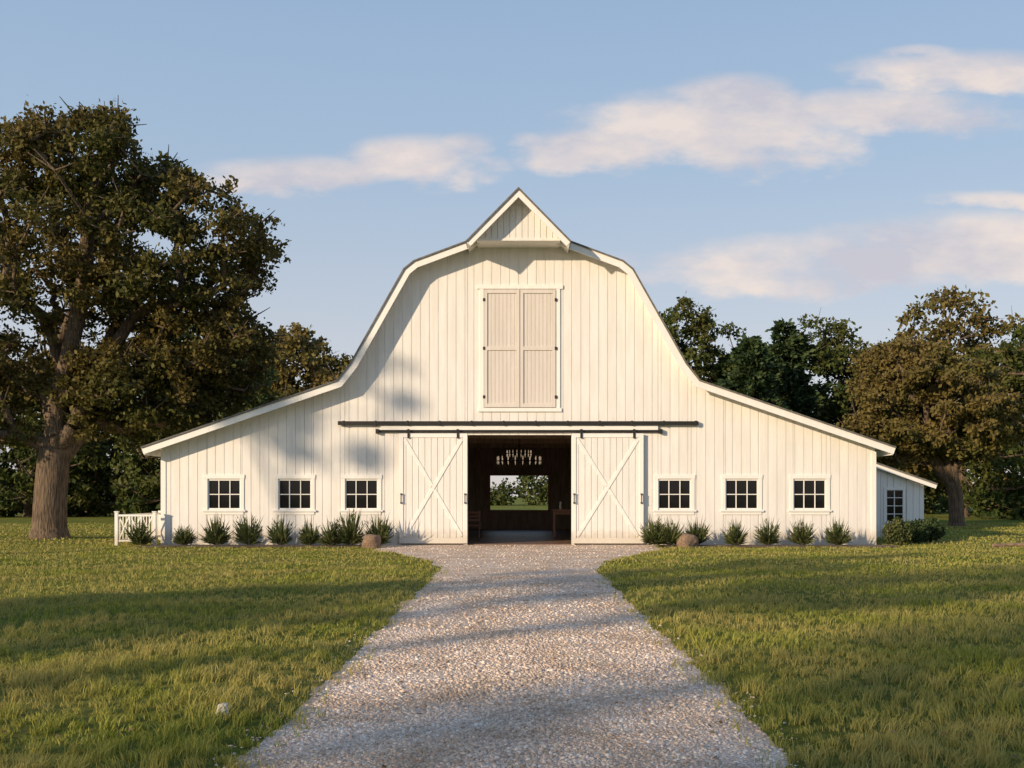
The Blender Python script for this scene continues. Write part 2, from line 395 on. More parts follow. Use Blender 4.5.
# hay loft shutters
p = Part(); x0, x1, z0, z1 = -1.24, 1.33, 4.38, 8.18
p.box(x0, x0+0.13, -0.075, -0.037, z0, z1); p.box(x1-0.13, x1, -0.075, -0.037, z0, z1)
p.box(x0-0.09, x1+0.09, -0.085, -0.037, z1+0.002, z1+0.13); p.box(x0-0.05, x1+0.05, -0.09, -0.037, z0-0.12, z0-0.002)
p.obj('loft_door_frame', M_trim, barn, 0.005)
p = Part(); xm = 0.045
for a, b_ in ((x0+0.145, xm-0.012), (xm+0.012, x1-0.145)):
    fr = 0.10
    p.box(a, a+fr, -0.10, -0.05, z0+0.02, z1-0.02); p.box(b_-fr, b_, -0.10, -0.05, z0+0.02, z1-0.02)
    for zz in (z0+0.02, (z0+z1)/2-0.06, z1-0.02-0.12): p.box(a+fr+.001, b_-fr-.001, -0.10, -0.05, zz, zz+0.12)
    k = a+fr
    while k < b_-fr-0.02:
        p.box(k+0.004, min(k+0.125, b_-fr)-0.004, -0.066, -0.05, z0+0.03, z1-0.03); k += 0.1255
p.obj('loft_shutters', M_shut, barn, 0.004)
p = Part(); p.box(x0+0.14, x1-0.14, -0.049, -0.037, z0, z1); p.obj('loft_backing', M_shut, barn)
p = Part()
for xx in (x0+0.14, x1-0.14):
    for zz in (z0+0.35, (z0+z1)/2, z1-0.35): p.box(xx-0.035, xx+0.035, -0.115, -0.101, zz-0.05, zz+0.05)
p.obj('loft_hinges', M_black, barn, 0.003)
# sliding doors + tracks
def sdoor(x0, x1, nm):
    z0, z1 = 0.06, 3.56
    e = empty(nm); e.parent = barn
    p = Part(); k = x0+0.02
    while k < x1-0.03: p.box(k+0.006, min(k+0.2, x1-0.02)-0.006, -0.16, -0.125, z0+0.02, z1-0.02); k += 0.2
    p.box(x0+0.01, x1-0.01, -0.124, -0.11, z0+0.01, z1-0.01)
    p.obj('door_boards', M_wall, e, 0.003)
    p = Part(); w = 0.13; y0, y1 = -0.185, -0.161
    p.box(x0, x0+w, y0, y1, z0, z1); p.box(x1-w, x1, y0, y1, z0, z1)
    p.box(x0+w+.001, x1-w-.001, y0, y1, z0, z0+w*1.3); p.box(x0+w+.001, x1-w-.001, y0, y1, z1-w, z1)
    A, B_, C, D = x0+w+0.05, x1-w-0.05, z0+w*1.3+0.06, z1-w-0.06
    p.beam((A, C), (B_, D), 0.10, y0+0.003, y1)
    xc, zc = (A+B_)/2, (C+D)/2; ux, uz = (B_-A), (C-D); l = math.hypot(ux, uz); ux, uz = ux/l, uz/l
    p.beam((A, D), (xc-ux*0.07, zc-uz*0.07), 0.10, y0+0.004, y1); p.beam((xc+ux*0.07, zc+uz*0.07), (B_, C), 0.10, y0+0.004, y1)
    p.obj('door_frame_and_brace', M_trim, e, 0.004)
    h = Part()
    for xx in (x0+0.3, x1-0.3):
        h.box(xx-0.035, xx+0.035, -0.212, -0.197, z1-0.16, z1+0.08); h.tube((xx, -0.215, z1+0.08), (xx, -0.16, z1+0.08), 0.06, n=14)
    for xx in ((x0+0.07, x1-0.07)):
        h.tube((xx, -0.245, 1.36), (xx, -0.245, 1.62), 0.016); h.box(xx-0.03, xx+0.03, -0.25, -0.187, 1.33, 1.37); h.box(xx-0.03, xx+0.03, -0.25, -0.187, 1.61, 1.65)
    h.obj('door_hardware', M_black, e)
sdoor(-3.80, -1.63, 'sliding_door_panel'); sdoor(1.70, 3.98, 'sliding_door_panel.001')
p = Part(); p.box(-5.75, 5.73, -0.20, -0.10, 3.83, 3.95)
for k in range(12): p.box(-5.6+k*1.02, -5.54+k*1.02, -0.21, -0.037, 3.815, 3.965)
p.obj('upper_door_track', M_black, barn, 0.004)
p = Part(); p.box(-4.5, 4.55, -0.13, -0.045, 3.60, 3.66)
for xx in (-4.5, 4.53): p.box(xx-0.05, xx+0.05, -0.2, -0.037, 3.56, 3.7)
p.obj('lower_door_track', M_black, barn, 0.004)
p = Part(); p.box(-4.4, 4.45, -0.12, -0.037, 3.675, 3.80); p.obj('track_board', M_trim, barn, 0.004)
p = Part(); p.box(-1.75, -1.628, -0.09, 0.16, 0, 3.52); p.box(1.698, 1.80, -0.09, 0.16, 0, 3.52); p.obj('door_jambs', M_trim, barn, 0.004)
# hood
H = [(-1.62, 9.38), (0, 11.03), (1.62, 9.38)]
p = Part(); layer(p, H, 0, 0.05, -1.45, 3.0); p.obj('hay_hood_roof', M_roof, barn)
p = Part(); layer(p, H, 0.052, 0.21, -1.41, -1.36); layer(p, H, 0.052, 0.08, -1.355, 2.95)
p.obj('hay_hood_trim', M_trim, barn)
p = Part()
k = -1.22
while k < 1.21:
    a, b_ = k+0.006, min(k+0.19, 1.22)-0.006; f = lambda x: 10.91-abs(x)*1.0185
    poly = [(a, 9.58), (b_, 9.58), (b_, f(b_))]+([(0, f(0))] if a < 0 < b_ else [])+[(a, f(a))]
    p.prism(poly, -0.95, -0.9); k += 0.19
p.prism([(-1.3, 9.5), (1.3, 9.5), (1.3, 9.579), (-1.3, 9.579)], -0.97, -0.02)
p.prism([(-1.25, 9.6), (1.25, 9.6), (0, 10.88)], -0.89, -0.86)
p.prism([(-1.25, 9.3), (1.25, 9.3), (0, 10.88)], 2.8, 2.85)
p.obj('hay_hood_gable', M_wall, barn)
# interior
p = Part()
p.box(-6, -5.9, 0.13, DEP-0.13, 0.03, 3.9); p.box(5.9, 6, 0.13, DEP-0.13, 0.03, 3.9)
p.box(-6, 6, 0.13, DEP-0.13, 3.902, 4.0)
for yy in (3.4, 6.9, 10.4): p.box(-5.88, 5.88, yy, yy+0.22, 3.6, 3.9)
for yy in (3.4, 6.9, 10.4):
    for xx in (-2.6, 2.4): p.box(xx, xx+0.2, yy+.01, yy+0.21, 0.03, 3.598)
for a, b_, c, d in ((-5.9, -1.3, .03, 3.9), (1.36, 5.9, .03, 3.9), (-1.3, 1.36, .03, .9), (-1.3, 1.36, 2.5, 3.9)): p.box(a, b_, DEP-0.2, DEP-0.125, c, d)
p.obj('interior_woodwork', M_wood, barn)
p = Part(); p.box(-5.9, 5.9, 0.0, DEP-0.2, 0.004, 0.03); p.obj('interior_floor', M_floor, barn)
p = Part()
p.box(-1.42, -1.28, 13.74, 13.8, .8, 2.6); p.box(1.34, 1.48, 13.74, 13.8, .8, 2.6); p.box(-1.28, 1.34, 13.74, 13.8, 2.48, 2.6); p.box(-1.28, 1.34, 13.72, 13.8, .8, .92)
p.obj('rear_window_frame', M_table, barn)
# chandelier
ch = empty('chandelier', (0.02, 5.0, 2.85))
p = Part(); q = Part(); Rr = 0.8
for k in range(28):
    a0, a1 = 2*math.pi*k/28, 2*math.pi*(k+1)/28
    for rr, zz in ((Rr, 0.0), (0.45, 0.28)):
        p.tube((rr*math.cos(a0), rr*math.sin(a0), zz), (rr*math.cos(a1), rr*math.sin(a1), zz), 0.018, n=6)
for k in range(18):
    a = 2*math.pi*k/18; c, s_ = math.cos(a), math.sin(a)
    if k % 2 == 0:
        p.tube((0, 0, 0.5), (0.45*c, 0.45*s_, 0.28), 0.012, n=6); p.tube((0.45*c, 0.45*s_, 0.28), (Rr*c, Rr*s_, 0), 0.012, n=6)
    q.tube((Rr*c, Rr*s_, 0.02), (Rr*c, Rr*s_, 0.13), 0.014, n=8); q.tube((Rr*c, Rr*s_, 0.13), (Rr*c, Rr*s_, 0.18), 0.018, 0.004, n=8)
    q.tube((Rr*c, Rr*s_, -0.02), (Rr*c, Rr*s_, -0.12), 0.018, 0.004, n=6)
    q.tube((0.45*c, 0.45*s_, 0.27), (0.45*c, 0.45*s_, 0.15), 0.018, 0.004, n=6)
    q.tube((0.45*c, 0.45*s_, 0.30), (0.45*c, 0.45*s_, 0.40), 0.014, 0.006, n=6)
p.tube((0, 0, 0.0), (0, 0, 1.05), 0.018)
p.obj('chandelier_frame', M_black, ch); q.obj('chandelier_candles', M_cryst, ch)
# table and chair
tb = empty('wooden_table', (1.9, 5.2, 0.03)); p = Part()
p.box(-0.65, 0.65, -0.4, 0.4, 0.98, 1.04)
for a in (-0.58, 0.58):
    for b_ in (-0.33, 0.33): p.box(a-0.04, a+0.04, b_-0.04, b_+0.04, 0, 0.979)
p.box(-0.54, 0.54, -0.35, -0.32, 0.85, 0.979); p.box(-0.54, 0.54, 0.32, 0.35, 0.85, 0.979); p.obj('table_body', M_table, tb, 0.006)
p = Part(); p.tube((-0.35, 0, 1.041), (-0.35, 0, 1.2), 0.06, 0.035, 12); p.tube((-0.35, 0, 1.2), (-0.35, 0, 1.32), 0.035, 0.05, 12); p.obj('table_vase', M_trim, tb)
chh = empty('wooden_chair', (-1.65, 5.0, 0.03)); p = Part()
p.box(-0.24, 0.24, -0.24, 0.24, 0.44, 0.48)
for a in (-0.21, 0.21):
    p.box(a-0.02, a+0.02, -0.23, -0.19, 0, 0.439); p.box(a-0.02, a+0.02, 0.19, 0.23, 0, 0.439); p.box(a-0.02, a+0.02, 0.19, 0.23, 0.481, 1.0)
for z in (0.6, 0.74, 0.88): p.box(-0.189, 0.189, 0.2, 0.22, z, z+0.08)
p.obj('chair_body', M_table, chh, 0.004)

# ------------------------------------------------------------------ small shed
sh = empty('small_white_shed')
SR = [(11.95, 2.55), (12.6, 2.98), (15.35, 2.02)]
p = Part(); layer(p, SR, 0, 0.06, 4.7, 10.2); p.obj('shed_roof', M_roof, sh)
p = Part(); layer(p, SR, 0.062, 0.2, 4.73, 4.78); p.obj('shed_rake_board', M_trim, sh)
p = Part()
def sht(x): return float(np.interp(x, [12.0, 12.6, 15.35], [2.48, 2.91, 1.94]))
k = 12.15
while k < 14.94:
    a, b_ = k+0.006, min(k+0.24, 14.95)-0.006; mid = (a+b_)/2
    ks = [12.6] if a < 12.6 < b_ else []
    segs = [(0, None)] if not (13.52 < mid < 14.2) else [(0, 0.62), (1.78, None)]
    for z0, z1 in segs:
        if z1: p.prism([(a, z0), (b_, z0), (b_, z1), (a, z1)], 4.98, 5.01)
        else: p.prism([(a, z0), (b_, z0), (b_, sht(b_))]+[(q_, sht(q_)) for q_ in ks]+[(a, sht(a))], 4.98, 5.01)
    k += 0.24
p.prism([(12.16, 0), (14.93, 0), (14.93, sht(14.93)-.01), (12.6, 2.88), (12.16, sht(12.16)-.02)], 5.03, 5.05)
p.box(14.9, 14.95, 5.06, 10, 0, 2.0); p.box(12.16, 12.2, 5.06, 10, 0, 2.5); p.box(12.21, 14.89, 9.95, 10, 0, 2.0)
p.obj('shed_walls', M_trim, sh)
g_ = Part(); g_.box(13.56, 14.16, 5.015, 5.025, 0.64, 1.76); g_.obj('shed_window_glass', M_glass, sh)
p = Part(); a, b_, z0, z1 = 13.56, 14.16, 0.62, 1.78
p.box(a-0.1, a, 4.95, 4.978, z0-.1, z1+.1); p.box(b_, b_+0.1, 4.95, 4.978, z0-.1, z1+.1); p.box(a+.001, b_-.001, 4.95, 4.978, z1, z1+.1); p.box(a+.001, b_-.001, 4.95, 4.978, z0-.1, z0)
p.box(13.845, 13.875, 4.98, 5.01, z0, z1)
for zz in (0.9, 1.2, 1.5): p.box(a, 13.844, 4.982, 5.008, zz-.014, zz+.014); p.box(13.876, b_, 4.982, 5.008, zz-.014, zz+.014)
p.obj('shed_window_frame', M_trim, sh, 0.003)

# ------------------------------------------------------------------ railing
rl = empty('white_porch_railing'); p = Part()
def rail_panel(x0, x1, y):
    for x in (x0, x1): p.box(x-0.05, x+0.05, y-0.05, y+0.05, 0, 1.05); p.box(x-0.065, x+0.065, y-0.065, y+0.065, 1.051, 1.085)
    p.box(x0+.051, x1-.051, y-0.035, y+0.035, 0.92, 0.98); p.box(x0+.051, x1-.051, y-0.03, y+0.03, 0.12, 0.18)
    n = 3; w = (x1-x0-0.1)/n
    for i in range(n):
        a, b_ = x0+0.05+i*w, x0+0.05+(i+1)*w
        p.beam((a+.03, 0.19), (b_-.03, 0.91), 0.04, y-0.02, y-0.001); p.beam((a+.03, 0.91), (b_-.03, 0.19), 0.04, y+0.001, y+0.02)
        if i: p.box(a-0.018, a+0.018, y-0.022, y+0.022, 0.181, 0.919)
rail_panel(-12.72, -11.52, -0.35)
p.box(-12.75, -12.69, -0.29, 3.5, 0.92, 0.98); p.box(-12.75, -12.69, -0.29, 3.5, 0.12, 0.18); p.box(-12.77, -12.67, 3.5, 3.6, 0, 1.05)
for k in range(14): p.box(-12.735, -12.705, -0.1+k*0.26, -0.07+k*0.26, 0.181, 0.919)
p.obj('railing_woodwork', M_trim, rl, 0.004)

# ------------------------------------------------------------------ trees
def sample_crown(r, ells, n, shell=0.5):
    vols = np.array([e[1][0]*e[1][1]*e[1][2] for e in ells])**0.8; pr = vols/vols.sum(); pts = []
    tries = 0
    while len(pts) < n and tries < n*30:
        tries += 1
        e = ells[r.choice(len(ells), p=pr)]
        d = r.normal(size=3); d /= np.linalg.norm(d); rad = (r.random()**(1/3))*(1-shell)+shell*r.uniform(.8, 1.08)
        q = np.array(e[0])+d*rad*np.array(e[1])
        if q[2] < e[0][2]-e[1][2]*0.8: continue
        md = 0.55*min(e[1])*(60/n)**0.33
        if pts and np.min(np.linalg.norm(np.array(pts)-q, axis=1)) < md: continue
        pts.append(q)
    return np.array(pts)
def make_tree(name, base, ells, n, rc, trunk_r, fork, leaf, twigs, per, mat, seed, shell=0.5, flat=0.7, bare=0, seg=1.3):
    r = np.random.default_rng(seed); base = np.array(base, float)
    C = sample_crown(r, ells, n, shell)
    cc = C.mean(0)
    nodes = []; par = []; plen = []
    nt_ = 6
    for i in range(nt_+1):
        t_ = i/nt_; q = base+np.array([0, 0, fork*t_])+np.array([(cc[0]-base[0])*0.08*t_*t_+0.03*fork*math.sin(t_*3+seed)*t_*.5, (cc[1]-base[1])*0.1*t_, -0.15*(1-t_)])
        nodes.append(q); par.append(i-1); plen.append(fork*t_*0.2)
    for i in range(5):
        ang = 2*math.pi*i/5+r.uniform(-.4, .4); tgt = cc+np.array([math.cos(ang), math.sin(ang), 0])*np.array(ells[0][1])*0.35+np.array([0, 0, ells[0][1][2]*r.uniform(-.3, .5)])
        prev = nt_-(i % 2)
        q0 = nodes[prev]
        for k in range(1, 5):
            t_ = k/4; q = q0*(1-t_)+tgt*t_+r.normal(0, .12, 3)*np.linalg.norm(tgt-q0)*0.35*(t_ < 1)
            nodes.append(q); par.append(prev); plen.append(plen[prev]+np.linalg.norm(q-nodes[prev])); prev = len(nodes)-1
    order = np.argsort(np.linalg.norm(C-nodes[nt_], axis=1)); tips = []
    for ci in order:
        c = C[ci]; A = np.array(nodes[nt_-2:]); pl = np.array(plen[nt_-2:])
        d = np.linalg.norm(A-c, axis=1)+0.22*pl+0.6*np.clip(A[:, 2]-c[2], 0, 9)*0.5
        j = int(np.argmin(d))+nt_-2; D = np.linalg.norm(c-nodes[j]); k_ = max(1, int(math.ceil(D/seg))); prev = j; q0 = nodes[j]
        for k in range(1, k_+1):
            t_ = k/k_; q = q0*(1-t_)+c*t_
            if k < k_: q = q+r.normal(0, 0.13*seg, 3)+np.array([0, 0, 0.1*D*math.sin(math.pi*t_)*-0.6])
            nodes.append(q); par.append(prev); plen.append(plen[prev]+np.linalg.norm(q-nodes[prev])); prev = len(nodes)-1
        tips.append(prev)
    m_ = len(nodes); w = np.zeros(m_)
    w[tips] = 1
    for i in range(m_-1, 0, -1): w[par[i]] += w[i]
    w = np.maximum(w, 0.6)
    rad = trunk_r*(w/w[nt_])**0.47; rad[:nt_+1] = trunk_r*(1.0+0.12*(1-np.arange(nt_+1)/nt_)); rad[0] = trunk_r*1.5; rad[1] = trunk_r*1.12
    NP = np.array(nodes); e1 = np.arange(1, m_); e0 = np.array(par)[1:]
    A = NP[e0]; B_ = NP[e1]; ra = np.minimum(rad[e0], np.where(e0 > nt_, rad[e1]*1.35, rad[e0])); ra = np.where(e1 > nt_, np.minimum(ra, rad[e1]*1.3), ra); rb = rad[e1]
    extraA = []; extraB = []
    for t_i in tips:
        for _ in range(3):
            d = r.normal(size=3); d[2] = abs(d[2])*.6; d /= np.linalg.norm(d); extraA.append(NP[t_i]); extraB.append(NP[t_i]+d*rc*r.uniform(.6, 1.25))
    eA = np.array(extraA); eB = np.array(extraB); tr_ = rad[tips].mean()
    A = np.concatenate([A, eA]); B_ = np.concatenate([B_, eB]); ra = np.concatenate([ra, np.full(len(eA), tr_*.5)]); rb = np.concatenate([rb, np.full(len(eA), tr_*.15)])
    D = B_-A; L = np.linalg.norm(D, axis=1, keepdims=True)+1e-6; D = D/L
    up = np.where(np.abs(D[:, 2:3]) > .9, np.array([[1., 0, 0]]), np.array([[0, 0, 1.]]))
    U = np.cross(D, up); U /= np.linalg.norm(U, axis=1, keepdims=True); W = np.cross(D, U)
    ns = 8; th = 2*np.pi*np.arange(ns)/ns; cs = np.cos(th)[None, :, None]; sn = np.sin(th)[None, :, None]
    ringA = A[:, None]+(U[:, None]*cs+W[:, None]*sn)*ra[:, None, None]; ringB = B_[:, None]+D[:, None]*0.03+(U[:, None]*cs+W[:, None]*sn)*rb[:, None, None]
    V = np.concatenate([ringA, ringB], 1).reshape(-1, 3); E = len(A); o_ = (np.arange(E)*2*ns)[:, None]; i_ = np.arange(ns)[None]; j_ = (np.arange(ns)+1)[None] % ns
    F = np.stack([o_+i_, o_+j_, o_+ns+j_, o_+ns+i_], -1).reshape(-1, 4)
    root = empty(name, tuple(base))
    np_mesh('trunk_and_limbs', V-base, [F], M_bark, True, root)
    sel = C[r.random(len(C)) >= bare]
    nC = len(sel); rcs = rc*r.uniform(.6, 1.3, nC)
    d = r.normal(size=(nC, twigs, 3)); d /= np.linalg.norm(d, axis=-1, keepdims=True)
    T = sel[:, None]+d*(rcs[:, None, None]*r.random((nC, twigs, 1))**0.45)*np.array([1, 1, flat])
    sg = rc*0.15
    P = (T[:, :, None]+r.normal(0, sg, (nC, twigs, per, 3))*np.array([1.25, 1.25, .75])).reshape(-1, 3); n_ = len(P)
    a = r.normal(size=(n_, 3)); a[:, 2] -= .3; a /= np.linalg.norm(a, axis=1, keepdims=True)
    b_ = np.cross(a, r.normal(size=(n_, 3))); b_ /= np.linalg.norm(b_, axis=1, keepdims=True)
    s = leaf*r.uniform(.6, 1.3, (n_, 1)); a *= s; b_ *= s*.32
    V = np.stack([P, P+a*.5+b_, P+a, P+a*.5-b_], 1).reshape(-1, 3)-base
    np_mesh('foliage', V, [np.arange(n_*4).reshape(-1, 4)], mat, False, root)
    return root

make_tree('large_oak_tree', (-16.7, 3.7, 0),
  [((-15.5, 4, 11.0), (4.5, 4.2, 3.6)), ((-12.4, 3.7, 10.2), (3.5, 3.2, 2.7)), ((-11.8, 4.8, 6.7), (2.8, 2.6, 2.1)), ((-20.2, 4, 8.6), (4.3, 4, 4.3)), ((-15.5, 3.8, 13.5), (2.9, 2.6, 1.6)), ((-14.0, 4.5, 5.4), (3.2, 2.5, 1.8)), ((-19.2, 3.6, 4.6), (2.0, 2.2, 1.6))],
  310, 0.85, 0.56, 3.2, 0.18, 16, 25, M_oak, 11, shell=0.6, bare=0.08)

def P_(px, d): return (px-520)*d/1024
def crown(x, y, h, r, low=0.3):
    cz = h*(0.5+low*0.5); rz = h-cz
    return [((x, y, cz-0.1*rz), (r, r*.9, rz*.9)), ((x-r*.3, y, cz+rz*.35), (r*.62, r*.6, rz*.62)), ((x+r*.45, y, cz-rz*.15), (r*.62, r*.6, rz*.6)), ((x-r*.55, y, cz-rz*.35), (r*.55, r*.55, rz*.5))]
def bg(name, px, dist, h, r, mat, seed, n=80, leaf=.36, low=0.2, bare=0.05, tr=.32, rc=None, tw=12, per=16):
    x = P_(px, dist); y = dist-32.77
    make_tree(name, (x, y, 0), crown(x, y, h, r, low), n, rc or r*.26, tr, h*.22, leaf, tw, per, mat, seed, bare=bare, seg=1.6)
bg('background_tree', 208, 62, 13.2, 4.6, M_green, 21, n=100, low=-.1)
bg('background_tree', 318, 76, 14.2, 4.6, M_gold, 22, low=0, n=150, bare=0)
bg('background_tree', 272, 80, 13.6, 4.0, M_gold, 29, low=0, n=110, bare=0)
bg('background_tree', 130, 75, 12.0, 5, M_green, 23, low=-.1)
bg('background_tree', 30, 72, 11.5, 5, M_green, 24, low=-.1)
bg('background_tree', 703, 82, 17.4, 4.4, M_green, 25, low=0, n=140, bare=0)
bg('background_tree', 848, 82, 16.0, 5.1, M_green, 26, low=-.1, n=150, bare=0)
bg('background_tree', 965, 72, 16.2, 5.2, M_gold, 27, low=0.1, bare=.26, n=120)
bg('background_tree', 1045, 66, 12.5, 4.5, M_green, 28, low=-.1)
bg('background_tree', 900, 84, 13.6, 4.7, M_green, 33, low=-.1, n=100)
x0 = P_(925, 51); y0 = 18.2
make_tree('golden_maple_tree', (P_(958, 51), y0, 0), [((x0, y0, 5.9), (3.8, 3.6, 3.3)), ((x0-.8, y0, 7.5), (2.4, 2.2, 1.7)), ((x0+2.2, y0, 5.2), (2.4, 2.4, 2.0)), ((x0-2.2, y0, 4.4), (1.9, 1.9, 1.7))],
  180, 0.68, 0.36, 2.0, 0.21, 14, 22, M_gold, 31, bare=.03)
def conifer(px, dist, h, r, seed):
    rr = np.random.default_rng(seed); x = P_(px, dist); y = dist-32.77; root = empty('conifer_tree', (x, y, 0))
    p = Part(); p.tube((0, 0, -.1), (0, 0, h*.5), .3, .16); p.tube((0, 0, h*.5), (0, 0, h*.98), .16, .02)
    Ps = []; As = []
    z = h*.08
    while z < h*.99:
        f = (1-z/h); R_ = r*(f**.62)*rr.uniform(.7, 1.15); nb = int(6+7*f)
        for k in range(nb):
            a = rr.uniform(0, 2*math.pi); L = R_*rr.uniform(.65, 1.2); dr = rr.uniform(.05, .4)
            e = np.array([math.cos(a)*L, math.sin(a)*L, z-dr*L+ .12*L]); s0 = np.array([0, 0, z])
            p.tube(tuple(s0), tuple(e), .045*f+.015, .01, 5)
            m_ = int(18+L*34); t_ = rr.uniform(.15, 1.05, m_)[:, None]; q = s0+(e-s0)*t_+rr.normal(0, .12+.06*L, (m_, 3))*np.array([1, 1, .6])
            Ps.append(q); aa = (e-s0)/L+rr.normal(0, .5, (m_, 3)); As.append(aa)
        z += h*.028*rr.uniform(.7, 1.3)
    p.obj('trunk_and_limbs', M_bark, root)
    P = np.concatenate(Ps); a = np.concatenate(As); a /= np.linalg.norm(a, axis=1, keepdims=True); n_ = len(P)
    b_ = np.cross(a, rr.normal(size=(n_, 3))); b_ /= np.linalg.norm(b_, axis=1, keepdims=True); s = rr.uniform(.3, .6, (n_, 1)); a = a*s; b_ = b_*s*.25
    V = np.stack([P, P+a*.5+b_, P+a, P+a*.5-b_], 1).reshape(-1, 3)
    np_mesh('foliage', V, [np.arange(n_*4).reshape(-1, 4)], M_conif, False, root)
conifer(752, 74, 13.0, 4.8, 41); conifer(785, 80, 15.4, 5.0, 42); conifer(728, 86, 13.5, 4, 44)
# distant tree belt
r = np.random.default_rng(55)
Cs = []
for (xa, xb, n_, ya, yb, hb) in ((-75, -9, 190, 52, 66, 3.6), (9, 78, 190, 52, 66, 3.6), (-26, 26, 110, 120, 132, 4.0)):
    for _ in range(n_):
        x = r.uniform(xa, xb); y = r.uniform(ya, yb); hh = hb+2.4*math.sin(x*.21)+1.2*math.sin(x*.63+1); Cs.append((x, y, r.uniform(.2, max(2, hh))))
Cs = np.array(Cs); d = r.normal(size=(len(Cs), 110, 3)); d /= np.linalg.norm(d, axis=-1, keepdims=True)
P = (Cs[:, None]+d*1.9*r.random((len(Cs), 110, 1))**.4).reshape(-1, 3); P = P[P[:, 2] > 0]; n_ = len(P)
a = r.normal(size=(n_, 3)); a /= np.linalg.norm(a, axis=1, keepdims=True); b_ = np.cross(a, r.normal(size=(n_, 3))); b_ /= np.linalg.norm(b_, axis=1, keepdims=True); s = r.uniform(.4, .8, (n_, 1))
V = np.stack([P, P+a*s*.5+b_*s*.35, P+a*s, P+a*s*.5-b_*s*.35], 1).reshape(-1, 3)
np_mesh('distant_treeline', V, [np.arange(n_*4).reshape(-1, 4)], M_green)

# trees standing outside the view (toward the sun) that throw the evening shadows
sd = np.array([math.sin(SUN_AZ), math.cos(SUN_AZ)])
nrm = np.array([0.669, -0.743])
def shade_tree(name, q, s, zc, rx, rz, n, seed, bare=.1, mat=None, fork=None, tr=.28, sub=True):
    xy = nrm*q + sd*s
    e = [((xy[0], xy[1], zc), (rx, rx, rz))]
    if sub: e.append(((xy[0]-rx*.3, xy[1]+rx*.4, zc-rz*.3), (rx*.7, rx*.7, rz*.6)))
    make_tree(name, (xy[0], xy[1], 0), e, n, rx*.24, tr, fork or max(1.5, zc-rz*1.1), .26, 9, 13, mat or M_oak, seed, bare=bare)
shade_tree('maple_tree', -4.9, 36, 13.9, 3.1, 2.3, 52, 61, bare=.42, tr=.11)
shade_tree('maple_tree', 11.2, 50, 9.0, 2.7, 6.0, 100, 62, bare=0)
shade_tree('maple_tree', 15.6, 52, 13.6, 2.2, 1.6, 40, 64, bare=.1, tr=.2, sub=False)
shade_tree('maple_tree', 22.8, 46, 10.5, 3.8, 5.5, 90, 63)

# ------------------------------------------------------------------ shrubs
def shrub_mesh(seed, h=.8, w=.42):
    rr = np.random.default_rng(seed); VV = []
    nf = 30
    for i in range(nf):
        phi = rr.uniform(0, 2*math.pi); el = math.radians(20+68*(i/nf)+rr.normal(0, 5)); el = min(el, 1.5)
        L = (w*1.0+(h-w)*math.sin(el)**2)*rr.uniform(.75, 1.12)
        d = np.array([math.cos(phi)*math.cos(el), math.sin(phi)*math.cos(el), math.sin(el)])
        s0 = np.array([math.cos(phi)*.05, math.sin(phi)*.05, rr.uniform(0, .15)*h])
        m_ = 14; t_ = np.linspace(.12, .8, m_)[:, None]
        P = s0+d*L*t_; P[:, 2] += .02
        sidev = np.cross(d, rr.normal(size=3)); sidev /= np.linalg.norm(sidev); upv = np.cross(d, sidev)
        th = rr.uniform(0, 2*np.pi, m_)[:, None]; a = d*1.1+(sidev*np.cos(th)+upv*np.sin(th))*.6; a /= np.linalg.norm(a, axis=1, keepdims=True)
        b_ = np.cross(a, rr.normal(size=(m_, 3))); b_ /= np.linalg.norm(b_, axis=1, keepdims=True)
        s = (.17*(1.15-t_)+.06)*rr.uniform(.8, 1.2, (m_, 1))
        VV.append(np.stack([P, P+a*s*.35+b_*s*.12, P+a*s, P+a*s*.35-b_*s*.12], 1).reshape(-1, 3))
    # long pointed leaves
    m_ = 90; phi = rr.uniform(0, 2*np.pi, m_); el = np.radians(rr.uniform(15, 88, m_))
    L = (w+(h-w)*np.sin(el)**2)*rr.uniform(.85, 1.35, m_)
    d = np.stack([np.cos(phi)*np.cos(el), np.sin(phi)*np.cos(el), np.sin(el)], -1); P = np.stack([np.cos(phi)*.04, np.sin(phi)*.04, np.full(m_, .02)], -1)
    b_ = np.cross(d, rr.normal(size=(m_, 3))); b_ /= np.linalg.norm(b_, axis=1, keepdims=True); b_ *= .022
    mid = P+d*L[:, None]*.5
    VV.append(np.stack([P, mid+b_, P+d*L[:, None]-np.array([0, 0, .05])*np.cos(el)[:, None], mid-b_], 1).reshape(-1, 3))
    V = np.concatenate(VV); V[:, 2] = np.maximum(V[:, 2], 0.0)
    return np_mesh('evergreen_shrub', V, [np.arange(len(V)).reshape(-1, 4)], M_shrub)
def place(ob, x, y, s=1, rz=0): ob.location = (x, y, 0.03); ob.scale = (s, s, s*rng.uniform(.92, 1.08)); ob.rotation_euler[2] = rz
sx = [-11.75, -10.4, -9.4, -8.35, -7.4, -6.5, -5.75, -5.2, -4.35, 4.25, 4.7, 5.55, 6.7, 7.75, 8.8, 9.9]
for i, x in enumerate(sx):
    place(shrub_mesh(200+i, rng.uniform(.70, .92), rng.uniform(.32, .42)), x, -1.05+rng.uniform(-.15, .15), 1.1 if abs(x) < 5.3 else rng.uniform(.85, 1.05), rng.uniform(0, 6))
